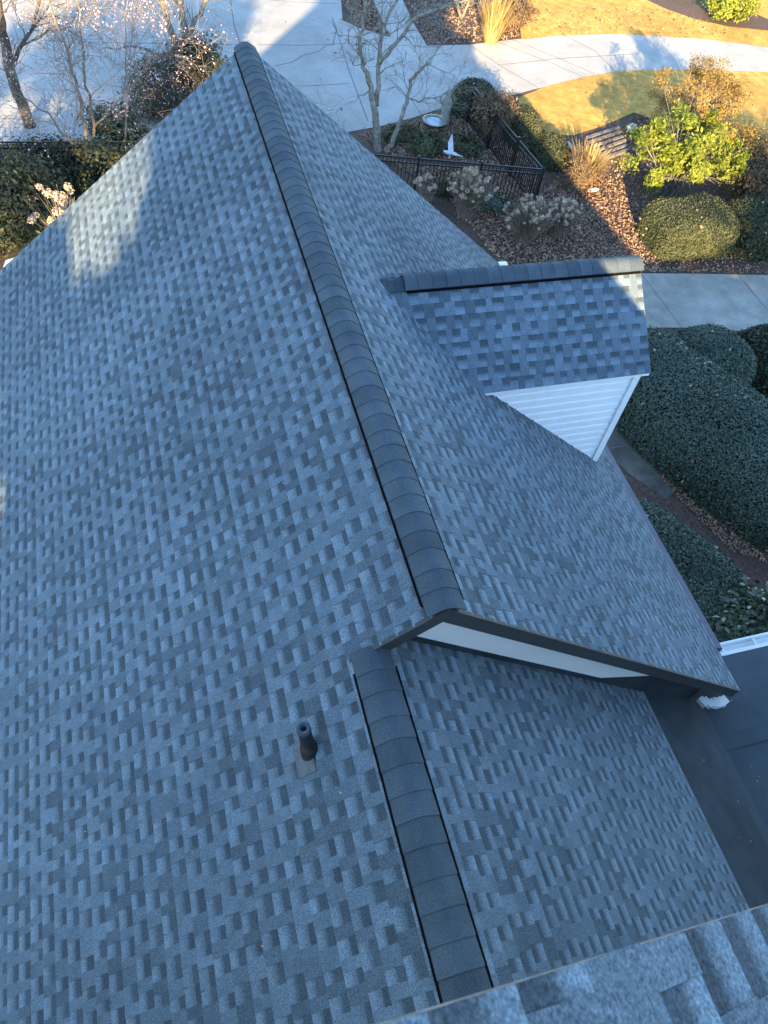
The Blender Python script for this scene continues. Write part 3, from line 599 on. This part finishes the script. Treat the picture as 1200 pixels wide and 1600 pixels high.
# low plants inside the fenced bed
for (i, (p, r, lab)) in enumerate((((625, 215), (0.7, 0.45), 'low grey green groundcover patch under the bare tree'), ((665, 225), (0.55, 0.35), 'low green juniper patch between the tree and the bird statue'), ((725, 235), (0.6, 0.5), 'low green juniper patch behind the bird statue'), ((665, 240), (0.5, 0.3), 'low green patch left of the bird statue at the fence'))):
    b = G(*p); shrub('groundcover', lab, 'ground cover', b, r, 0.28, 1500, 0.045, M_OLIVE, 40 + i, 0.02, 40, 0.1, 4)
shrub('groundcover', 'grey green low plant outside the fence below the bird statue', 'ground cover', G(700, 300), (0.5, 0.35), 0.3, 900, 0.04, M_OLIVE, 45, 0.02, 30, 0.09, 4)
shrub('groundcover', 'dark green low plant between the two big dried hydrangeas', 'ground cover', G(770, 325), (0.5, 0.4), 0.35, 900, 0.045, M_HEDGE, 46, 0.02, 30, 0.1, 4)

# leaf litter on the beds (uncountable)
def inpoly(P, poly):
    x, y = P[:, 0], P[:, 1]; c = np.zeros(len(P), bool)
    for (x0, y0), (x1, y1) in zip(poly, poly[1:] + poly[:1]):
        with np.errstate(divide='ignore', invalid='ignore'): c ^= ((y0 > y) != (y1 > y)) & (x < (x1 - x0) * (y - y0) / (y1 - y0) + x0)
    return c
def scatter(poly, n, rng):
    poly = [(p[0], p[1]) for p in poly]; a = np.array(poly); lo, hi = a.min(0), a.max(0); out = []
    while sum(map(len, out)) < n: P = rng.uniform(lo, hi, (n * 2, 2)); out.append(P[inpoly(P, poly)])
    return np.concatenate(out)[:n]
def litter(name, label, polys, seed, size, m, zz=0.02):
    rng = np.random.default_rng(seed); C = []
    for pl, n in polys: P = scatter([G(*p) for p in pl], n, rng); C.append(np.concatenate([P, rng.uniform(0.012, zz + 0.03, (n, 1))], 1))
    C = np.concatenate(C); Nn = np.array([0, 0, 1.0]) + rng.normal(size=C.shape) * 0.5
    return stuff(leafmesh(name, m, C, Nn, size * rng.uniform(0.6, 1.4, len(C)), np.clip(rng.beta(1.5, 1.8, len(C)), 0, 1), 0.6, None, 0.35, rng), label, 'fallen leaves')
litter('fallen_leaves', 'brown and pinkish fallen leaves covering the bed between fence and dormer', [([(700,310),(780,300),(860,290),(905,225),(940,260),(960,290),(1010,330),(1035,425),(930,428),(780,412)], 11000), ([(955,210),(1000,175),(1060,210),(1010,330),(960,290),(930,245)], 1800), ([(1010,330),(1150,280),(1210,300),(1210,425),(1035,425)], 2500)], 51, 0.038, M_LITTER)
litter('fallen_leaves', 'scattered dark leaf bits on the fenced mulch bed', [([(560,210),(640,188),(745,160),(800,195),(848,262),(770,258),(610,245)], 6000), ([(600,250),(700,262),(850,275),(840,330),(780,320),(690,300)], 3500)], 52, 0.038, M_LITTER)
litter('fallen_leaves', 'few brown leaves strewn over driveway and far lawn', [([(430,0),(545,30),(545,190),(470,150)], 14), ([(820,10),(1040,15),(1200,60),(960,50),(830,56)], 330), ([(-200,10),(350,10),(330,200),(-200,200)], 60)], 53, 0.06, M_LITTER, 0.01)
litter('fallen_leaves', 'brown needles and leaves along the narrow walk edge', [([(955,655),(1010,690),(1110,785),(1200,880),(1140,860),(1060,780)], 1500), ([(1000,425),(1200,428),(1200,420),(1000,418)], 300)], 54, 0.03, M_LITTER, 0.01)
litter('bark_chips', 'dark bark chips of the far mulch islands', [([(535,0),(582,0),(610,57),(560,43)], 900), ([(630,-5),(826,-5),(812,60),(735,68),(668,70)], 2600)], 55, 0.05, M_LITTER)

# bits lying on the roofs (uncountable)
rng = np.random.default_rng(57); n = 90
u = rng.uniform(-0.2, 10.3, n); d = rng.uniform(0.9, 5.2, n); sgn = rng.random(n) < 0.7
C = np.where(sgn[:, None], np.stack([AX - CT * d - ST * 0.012, u, AZ - ST * d + CT * 0.012], 1), np.stack([rng.uniform(4.75, 7.5, n), rng.uniform(0, 2.7, n), np.zeros(n)], 1))
mz = ~sgn; C[mz, 2] = np.where(C[mz, 0] < 5.5, bze - 0.04 + (C[mz, 0] - bxe) / (5.5 - bxe) * (ZM + 0.02 - bze + 0.05), ZM - 0.012 * (C[mz, 0] - 5.5)) + 0.012
Nn = np.where(sgn[:, None], np.array([-ST, 0, CT]), np.array([0, 0, 1.0])) + rng.normal(size=(n, 3)) * 0.2
stuff(leafmesh('roof_debris', M_LITTER, C, Nn, rng.uniform(0.006, 0.018, n), rng.uniform(0.5, 1, n), 0.4, None, 0.2, rng), 'pale flecks and leaf bits lying on the roofs', 'debris')
# ------------------------------------------------------------------ metal fences
def fence(label, pts, group=None, posts_every=1.83, h=1.2, own=None):
    t = thing('metal_fence', label, 'fence', (pts[0][0], pts[0][1], 0), group)
    for a, b in zip(pts, pts[1:]):
        a, b = np.array(a[:2]), np.array(b[:2]); L = np.linalg.norm(b - a); d = (b - a) / L; k = max(1, round(L / posts_every)); rot = math.atan2(d[1], d[0])
        for i in range(k):
            p0 = a + d * L * i / k; p1 = a + d * L * (i + 1) / k; c = (p0 + p1) / 2; l = L / k; mb = MB()
            for z in (h - 0.02, h - 0.17, 0.13): mb.box((c[0], c[1], z), (l, 0.03, 0.04), rot)
            q = int(l / 0.108)
            for j in range(1, q): p = p0 + (p1 - p0) * j / q; mb.box((p[0], p[1], h / 2 + 0.02), (0.021, 0.021, h - 0.08), rot)
            mb.build('fence_panel', M_FENCE, t)
        for i in range(k + 1):
            p = a + d * L * i / k; mb = MB(); mb.box((p[0], p[1], h / 2 + 0.02), (0.065, 0.065, h + 0.06), rot); mb.box((p[0], p[1], h + 0.06), (0.07, 0.07, 0.025), rot); mb.build('post', M_FENCE, t)
    return t
fc = G(850, 264, 1.2); f1 = G(655, 247, 1.2); ff = G(740, 134, 1.2); dxy = np.array(fc[:2]) - np.array(f1[:2])
fence('black metal fence around the bed with the bird statue', [tuple(np.array(f1[:2]) - dxy * 0.5), fc[:2], ff[:2]], None)
lf0 = G(-40, 221, 1.2); lf1 = G(225, 221, 1.2)
fence('black metal fence behind the shrubs on the left', [lf0[:2], lf1[:2]], None)

# ------------------------------------------------------------------ garden ornaments
def lathe_at(mb, c, zr, n=20, sx=1.0):
    vs = []; fs = []
    for z, r in zr: vs += [(c[0] + r * sx * math.cos(2 * math.pi * k / n), c[1] + r * math.sin(2 * math.pi * k / n), c[2] + z) for k in range(n)]
    for i in range(len(zr) - 1):
        for k in range(n): a = i * n + k; b = i * n + (k + 1) % n; fs.append((a, b, b + n, a + n))
    fs.append(tuple(range((len(zr) - 1) * n, len(zr) * n))); mb.add(vs, fs)
b = G(678, 197); t = thing('birdbath', 'low round green rimmed basin holding pale water', 'birdbath', b)
mb = MB(); lathe_at(mb, b, [(0, 0.16), (0.06, 0.20), (0.12, 0.33), (0.17, 0.40), (0.20, 0.41), (0.20, 0.36), (0.15, 0.30), (0.13, 0.10)], 28); mb.build('basin', M_GLAZE, t, True)
mb = MB(); lathe_at(mb, (b[0], b[1], b[2] + 0.155), [(0, 0.29), (0.004, 0.28)], 28); mb.build('water', M_WATER, t)
b = G(693, 194); t = thing('stone_statue', 'grey stone figure with a hooked handle standing behind the basin', 'statue', b)
mb = MB(); lathe_at(mb, b, [(0, 0.17), (0.10, 0.18), (0.25, 0.145), (0.45, 0.15), (0.62, 0.17), (0.76, 0.16), (0.86, 0.10), (0.93, 0.095), (1.02, 0.105), (1.10, 0.07), (1.13, 0.0)], 16); mb.build('figure', M_STONE, t, True)
mb = MB(); mb.tube([(b[0] - 0.12, b[1], 0.62), (b[0] - 0.23, b[1], 0.72), (b[0] - 0.25, b[1], 0.88), (b[0] - 0.18, b[1], 1.0), (b[0] - 0.07, b[1], 1.03)], [0.035, 0.035, 0.032, 0.03, 0.03], 8); mb.build('handle', M_STONE, t, True)
b = G(701, 249); t = thing('bird_statue', 'weathered white bird with raised wings on the fenced bed', 'statue', b)
bb = np.array(b)
def bp(x, y, z): return bb + 0.76 * np.array((x, y, z))
mb = MB()
mb.tube([bp(-0.30, 0.02, 0.36), bp(-0.22, 0, 0.34), bp(-0.1, 0, 0.30), bp(0.08, 0, 0.26), bp(0.25, 0, 0.22), bp(0.42, 0, 0.15)], [0.008, 0.045, 0.06, 0.07, 0.05, 0.015], 10)
mb.tube([bp(0.02, 0, 0.0), bp(0.02, 0, 0.24)], [0.035, 0.022], 8); mb.build('body', M_BIRD, t, True)
for sg in (-1, 1):
    mb = MB(); w0 = bp(-0.05, 0.05 * sg, 0.30); w1 = bp(0.18, 0.05 * sg, 0.27)
    tip, m1, m2 = (bp(0.02, 0.14, 1.0), bp(-0.09, 0.14, 0.62), bp(0.13, 0.12, 0.6)) if sg > 0 else (bp(0.44, -0.36, 0.30), bp(0.10, -0.34, 0.36), bp(0.34, -0.2, 0.28))
    q = np.array((0.0, 0.016, 0.01)); mb.add([w0, w1, m2, tip, m1, w0 + q, w1 + q, m2 + q, tip + q, m1 + q], ((0, 1, 2, 4), (4, 2, 3), (5, 9, 7, 6), (9, 8, 7), (0, 4, 9, 5), (4, 3, 8, 9), (3, 2, 7, 8), (2, 1, 6, 7), (1, 0, 5, 6))); mb.build('wing', M_BIRD, t)
def rock(label, p, s, seed, group='pale rocks by the fence corner'):
    rng = np.random.default_rng(seed); bm_ = MB(); n = 10; zr = [(0, 1.0), (0.35, 1.05), (0.7, 0.75), (0.95, 0.3)]; b = G(*p); vs = []; fs = []
    for z, r in zr: vs += [(b[0] + r * s[0] * math.cos(6.283 * k / n) * rng.uniform(0.75, 1.2), b[1] + r * s[1] * math.sin(6.283 * k / n) * rng.uniform(0.75, 1.2), z * s[2] * rng.uniform(0.85, 1.15)) for k in range(n)]
    for i in range(3):
        for k in range(n): a = i * n + k; c = i * n + (k + 1) % n; fs.append((a, c, c + n, a + n))
    fs.append(tuple(range(3 * n, 4 * n))); bm_.add(vs, fs); tag(bm_.build('rock', M_ROCK, None), label, 'rock', group)
rock('pale angular rock touching the fence corner shrub', (853, 250), (0.20, 0.15, 0.22), 61)
rock('larger pale rock above the golden dry grass', (881, 233), (0.24, 0.17, 0.25), 62)
rock('pale rock at the end of the timber steps', (986, 203), (0.20, 0.14, 0.22), 63)
rock('flat pale rock in the sunlit leaf litter', (928, 271), (0.16, 0.11, 0.1), 64)
rock('small pale rock below the golden dry grass', (927, 298), (0.2, 0.09, 0.08), 65)
b = G(945, 232); t = thing('timber_steps', 'weathered grey timber slats laid as steps in the bed', 'steps', b)
for i in range(6):
    p0, p1 = np.array(G(917 + i * 4, 218 + i * 7)), np.array(G(966 + i * 3, 202 + i * 7)); c = (p0 + p1) / 2; d = p1 - p0; mb = MB(); mb.box((c[0], c[1], 0.05 + 0.012 * (i % 2)), (np.linalg.norm(d), 0.11, 0.09), math.atan2(d[1], d[0])); mb.build('board', M_WOOD, t)

# ------------------------------------------------------------------ trees
Yt = 22.3
limbs = [(VP(Yt, (591,243), (589,215), (587,180), (580,135), (567,105), (562,70), (566,35), (570,0), (572,-40)), [0.13, 0.11, 0.105, 0.08, 0.065, 0.058, 0.05, 0.04, 0.03], 12),
         (VP(Yt, (588,165), (591,120, .1), (594,70, .2), (601,40, .3), (618,5, .3), (628,-30, .3)), [0.085, 0.07, 0.062, 0.05, 0.04, 0.03], 4),
         (VP(Yt, (593,100, .1), (612,75), (634,50, -.2), (652,25, -.3), (685,14, -.4), (722,3, -.5), (750,-12, -.5)), [0.06, 0.055, 0.05, 0.046, 0.04, 0.03, 0.02], 4),
         (VP(Yt, (603,240), (615,215), (628,182), (636,160), (641,125), (655,112, -.2), (673,99, -.3)), [0.085, 0.075, 0.068, 0.064, 0.05, 0.042, 0.036], 8),
         (VP(Yt, (636,150), (655,160, -.3), (690,150, -.5), (720,128, -.6)), [0.03, 0.02, 0.014, 0.006], 2),
         (VP(Yt, (582,140), (560,150, -.3), (545,165, -.5)), [0.03, 0.018, 0.006], 2)]
limbtree('bare_tree', 'bare lichen grey tree with two stems inside the fence', 'tree', limbs, M_BARK, 71, 3, 0.62, 0.20, None, 0.95)
limbs = [(VP(21.4, (152,284), (142,260), (134,215), (128,160), (112,110), (98,60), (80,15), (70,-30)), [0.07, 0.06, 0.05, 0.042, 0.035, 0.03, 0.022, 0.015], 9),
         (VP(21.4, (164,280), (158,250, .2), (146,215, .3), (141,150, .4), (130,100, .4), (124,40, .5), (118,-30, .6)), [0.06, 0.05, 0.042, 0.035, 0.03, 0.022, 0.014], 9),
         (VP(21.4, (140,255), (115,225, -.3), (85,190, -.5), (50,160, -.7), (15,140, -.9)), [0.035, 0.03, 0.022, 0.016, 0.008], 3),
         (VP(21.4, (185,250), (196,215, .1), (199,150, .2), (197,80, .3), (200,0, .4)), [0.028, 0.024, 0.018, 0.014, 0.01], 4),
         (VP(21.4, (146,200, .3), (170,170, .2), (205,140, .1), (235,95), (250,70)), [0.03, 0.025, 0.018, 0.012, 0.006], 3)]
cherry, ends = limbtree('cherry_tree', 'multi stemmed tree with sparse pale pink blossom by the left eave', 'tree', limbs, M_TWIG, 72, 3, 0.75, 0.19, None, 0.75)
rng = np.random.default_rng(73); E_ = np.array([e[0] for e in ends]); k = rng.integers(0, len(E_), 3200); C = E_[k] + rng.normal(size=(3200, 3)) * 0.07
leafmesh('blossom', M_BLOS, C, rng.normal(size=C.shape), 0.020 * rng.uniform(0.6, 1.4, len(C)), rng.uniform(0, 1, len(C)), 0.8, cherry, rng=rng)['kind'] = 'stuff'
limbs = [(VP(24.4, (52,215), (45,190), (28,150), (14,105), (6,60), (-2,20), (-10,-30)), [0.20, 0.17, 0.15, 0.14, 0.13, 0.12, 0.10], 9), (VP(24.4, (16,110), (40,60, .5), (60,10, .8), (70,-40, 1.0)), [0.07, 0.05, 0.04, 0.03], 3)]
limbtree('bare_tree', 'leaning brown bare trunk at the far left edge', 'tree', limbs, M_BARKD, 74, 3, 1.0, 0.5, None, 0.8)
limbs = [(VP(27.6, (262,150), (268,112), (277,90), (274,65), (262,35), (254,5), (250,-30)), [0.22, 0.20, 0.19, 0.12, 0.10, 0.085, 0.07], 6),
         (VP(27.6, (279,85), (287,62), (285,25), (280,0), (276,-30)), [0.13, 0.11, 0.10, 0.09, 0.08], 4),
         (VP(27.6, (284,75), (300,45), (318,8), (330,-25)), [0.10, 0.085, 0.07, 0.06], 3),
         (VP(27.6, (262,90), (235,80, -.3), (205,72, -.6), (165,74, -1.0)), [0.05, 0.04, 0.03, 0.012], 3)]
limbtree('bare_tree', 'bare forked grey brown tree rising from the ivy covered shrub', 'tree', limbs, M_BARK, 75, 4, 1.2, 0.6, None, 0.85)
limbs = [(VP(30.5, (722,30), (716,12), (706,-10), (700,-40)), [0.07, 0.06, 0.05, 0.04], 3), (VP(30.5, (722,28), (732,5), (742,-30)), [0.05, 0.04, 0.03], 3)]
limbtree('small_tree', 'small sunlit tree at the top edge in the far mulch bed', 'tree', limbs, M_TWIG, 76, 3, 0.6, 0.4)
# shrubs on the left
shrub('evergreen_shrub', 'big dark green evergreen mass at the left edge', 'shrub', (-3.6, 19.0, 0), (1.8, 1.2), 1.9, 15000, 0.055, M_DKEV, 81, 0.0, 220, 0.26, 16, None, None, 0.5, 0.6, 0.45)
shrub('evergreen_shrub', 'dark shrub low behind the cherry stems', 'shrub', (-0.6, 20.6, 0), (1.5, 0.9), 1.3, 7000, 0.05, M_DKEV, 82, 0.0, 120, 0.2, 16, None, None, 0.5, 0.6, 0.4)
shrub('evergreen_shrub', 'dark green shrub against the fence left of the cherry', 'shrub', (-2.3, 21.3, 0), (1.2, 0.8), 1.1, 6000, 0.05, M_DKEV, 88, 0.0, 110, 0.2, 12, None, None, 0.5, 0.6, 0.4)
shrub('rhododendron', 'yellow green rhododendron beyond the left fence', 'shrub', G(190, 238), (0.85, 0.7), 1.35, 2600, 0.085, M_OLIVE, 83, 0.15, 60, 0.16, 16, None, None, 0.35, 0.6, 0.4)
shrub('rounded_shrub', 'round brown green shrub dusted with pale petals', 'shrub', G(262, 178), (1.2, 0.95), 1.55, 9000, 0.045, M_BRUSH, 84, 0.0, 200, 0.17, 20, None, None, 0.45, 0.5, 0.5)
rs = bpy.data.objects['rounded_shrub']; rng = np.random.default_rng(85); b = np.array(G(262, 178)); d = unit(rng.normal(size=(700, 3))); d[:, 2] = np.abs(d[:, 2])
leafmesh('petals', M_BLOS, b + d * np.array([1.25, 1.0, 1.3]) + np.array([0, 0, 0.35]), d, 0.022, rng.uniform(0, 1, 700), 0.8, rs, rng=rng)['kind'] = 'stuff'
shrub('evergreen_shrub', 'dark evergreen shrub by the roof peak', 'shrub', G(312, 150), (0.95, 0.8), 1.7, 7000, 0.05, M_DKEV, 86, 0.0, 120, 0.2, 16, None, None, 0.5, 0.6, 0.45)

# ------------------------------------------------------------------ trees behind the photographer: evergreens added to block the low sun, bare ones streak it
def sunY0(C): return C[:, 0] - C[:, 1] * math.tan(SUN_AZ), C[:, 2] - CZ + C[:, 1] / math.cos(SUN_AZ) * math.tan(SUN_EL)
def backtree(name, label, base, top, r, n, size, seed, keep, m, clumps=90, rc=0.4, trunk=0.2):
    """added unseen tree blocking the sun: leaves fill only keep (outline seen along the sun, metres)"""
    rng = np.random.default_rng(seed); t = thing(name, label, 'tree', (base[0], base[1], 0)); mb = MB()
    C = np.array(keep); lo, hi = C.min(0), C.max(0); P = scatter2(keep, clumps, rng); Y = base[1] + rng.uniform(-r, r, clumps)
    c3 = np.stack([P[:, 0] + Y * math.tan(SUN_AZ), Y, P[:, 1] + CZ - Y / math.cos(SUN_AZ) * math.tan(SUN_EL)], 1)
    k = rng.integers(0, clumps, n); L = c3[k] + np.clip(rng.normal(size=(n, 3)), -1.6, 1.6) * rc * 0.55
    u, w = sunY0(L); ok = inpoly(np.stack([u + rng.normal(size=len(u)) * 0.2, w + rng.normal(size=len(u)) * 0.2], 1), [tuple(q) for q in keep]) | (rng.random(n) < 0.02); L = L[ok]
    leafmesh('leaves', m, L, rng.normal(size=L.shape), size * rng.uniform(0.7, 1.3, len(L)), rng.uniform(0, 1, len(L)), 0.5, t, rng=rng)
    b = np.array([base[0], base[1], 0.0]); mb.tube([b, b + (0.1, 0, top * 0.5), b + (0, 0.1, top)], [trunk, trunk * 0.7, trunk * 0.25], 8)
    for q in range(min(14, clumps)): e = c3[q]; mb.tube([b + (0, 0, top * rng.uniform(0.3, 0.9)), e], [0.05, 0.02], 5)
    mb.build('trunk', M_BARKD, t); return t
def scatter2(poly, n, rng):
    a = np.array(poly); lo, hi = a.min(0), a.max(0); out = np.zeros((0, 2))
    while len(out) < n: P = rng.uniform(lo, hi, (n * 2, 2)); out = np.concatenate([out, P[inpoly(P, [tuple(q) for q in poly])]])
    return out[:n]
backtree('added_evergreen', 'tall evergreen added to shade the left slope, behind the high roof, nearest its left eave', (-4.6, -9.0), 13, 1.2, 14000, 0.16, 91, [(1.3, -1.85), (2.3, -2.6), (2.5, -2.0), (1.6, -0.7), (0.2, 0.1), (-0.6, -0.2), (-2.05, -1.1), (-3.0, -1.95), (-3.05, -2.7), (-2.7, -3.0), (-3.1, -3.5), (-2.6, -3.5)], M_DKEV, 150, 0.3)
backtree('added_evergreen', 'lower evergreen added to shade the left slope, behind the high roof, left of the tallest one', (-7.6, -9.5), 8.5, 1.2, 11000, 0.16, 92, [(-3.3, -3.75), (-4.1, -4.1), (-4.5, -3.4), (-5.1, -3.85), (-5.9, -4.6), (-5.3, -4.55), (-4.5, -5.0), (-4.15, -5.35), (-3.85, -5.65), (-3.7, -6.4), (-2.9, -6.4), (-2.9, -4.2)], M_DKEV, 150, 0.25)
backtree('added_evergreen', 'broad low evergreen screen added to shade the path, behind the high roof on the right', (10.5, -9.0), 8, 1.5, 14000, 0.2, 93, [(8.6, -12.4), (8.6, -7.9), (10.6, -7.5), (11.5, -6.9), (11.9, -5.4), (13.5, -4.8), (15.5, -5.4), (19, -5.6), (19, -12.4)], M_DKEV, 220, 0.55)
backtree('added_evergreen', 'thin crowned evergreen added to dapple the driveway, far left behind the high roof', (-11.5, -9.5), 12, 1.5, 9000, 0.17, 94, [(-13.5, -4.5), (-13.5, -2.2), (-5.2, -2.0), (-5.9, -3.4), (-6.2, -4.5)], M_DKEV, 70, 0.42)
for i, (x, y, h, lab) in enumerate(((-14.5, -14, 13, 'slim bare tree far behind on the left'), (-10.2, -19, 15, 'tall bare tree far behind on the left'), (9.5, -16, 15, 'tall bare tree far behind on the right'), (14.5, -13, 13, 'slim bare tree far behind on the right'))):
    rng = np.random.default_rng(100 + i); t = thing('bare_tree', lab, 'tree', (x, y, 0)); mb = MB()
    mb.tube([(x, y, 0), (x + 0.1, y, h * 0.3), (x, y + 0.1, h * 0.5)], [0.24, 0.2, 0.15], 8); tw = MB()
    for q in range(4): a = q * 1.57 + i; grow(tw, np.array([x, y, h * (0.3 + 0.05 * q)]), np.array([math.cos(a) * 0.6, math.sin(a) * 0.6, 0.8]), h * 0.26, 0.10, 3, rng, 0.5, 0.08)
    mb.build('trunk', M_BARKD, t); tw.build('branches', M_BARKD, t)
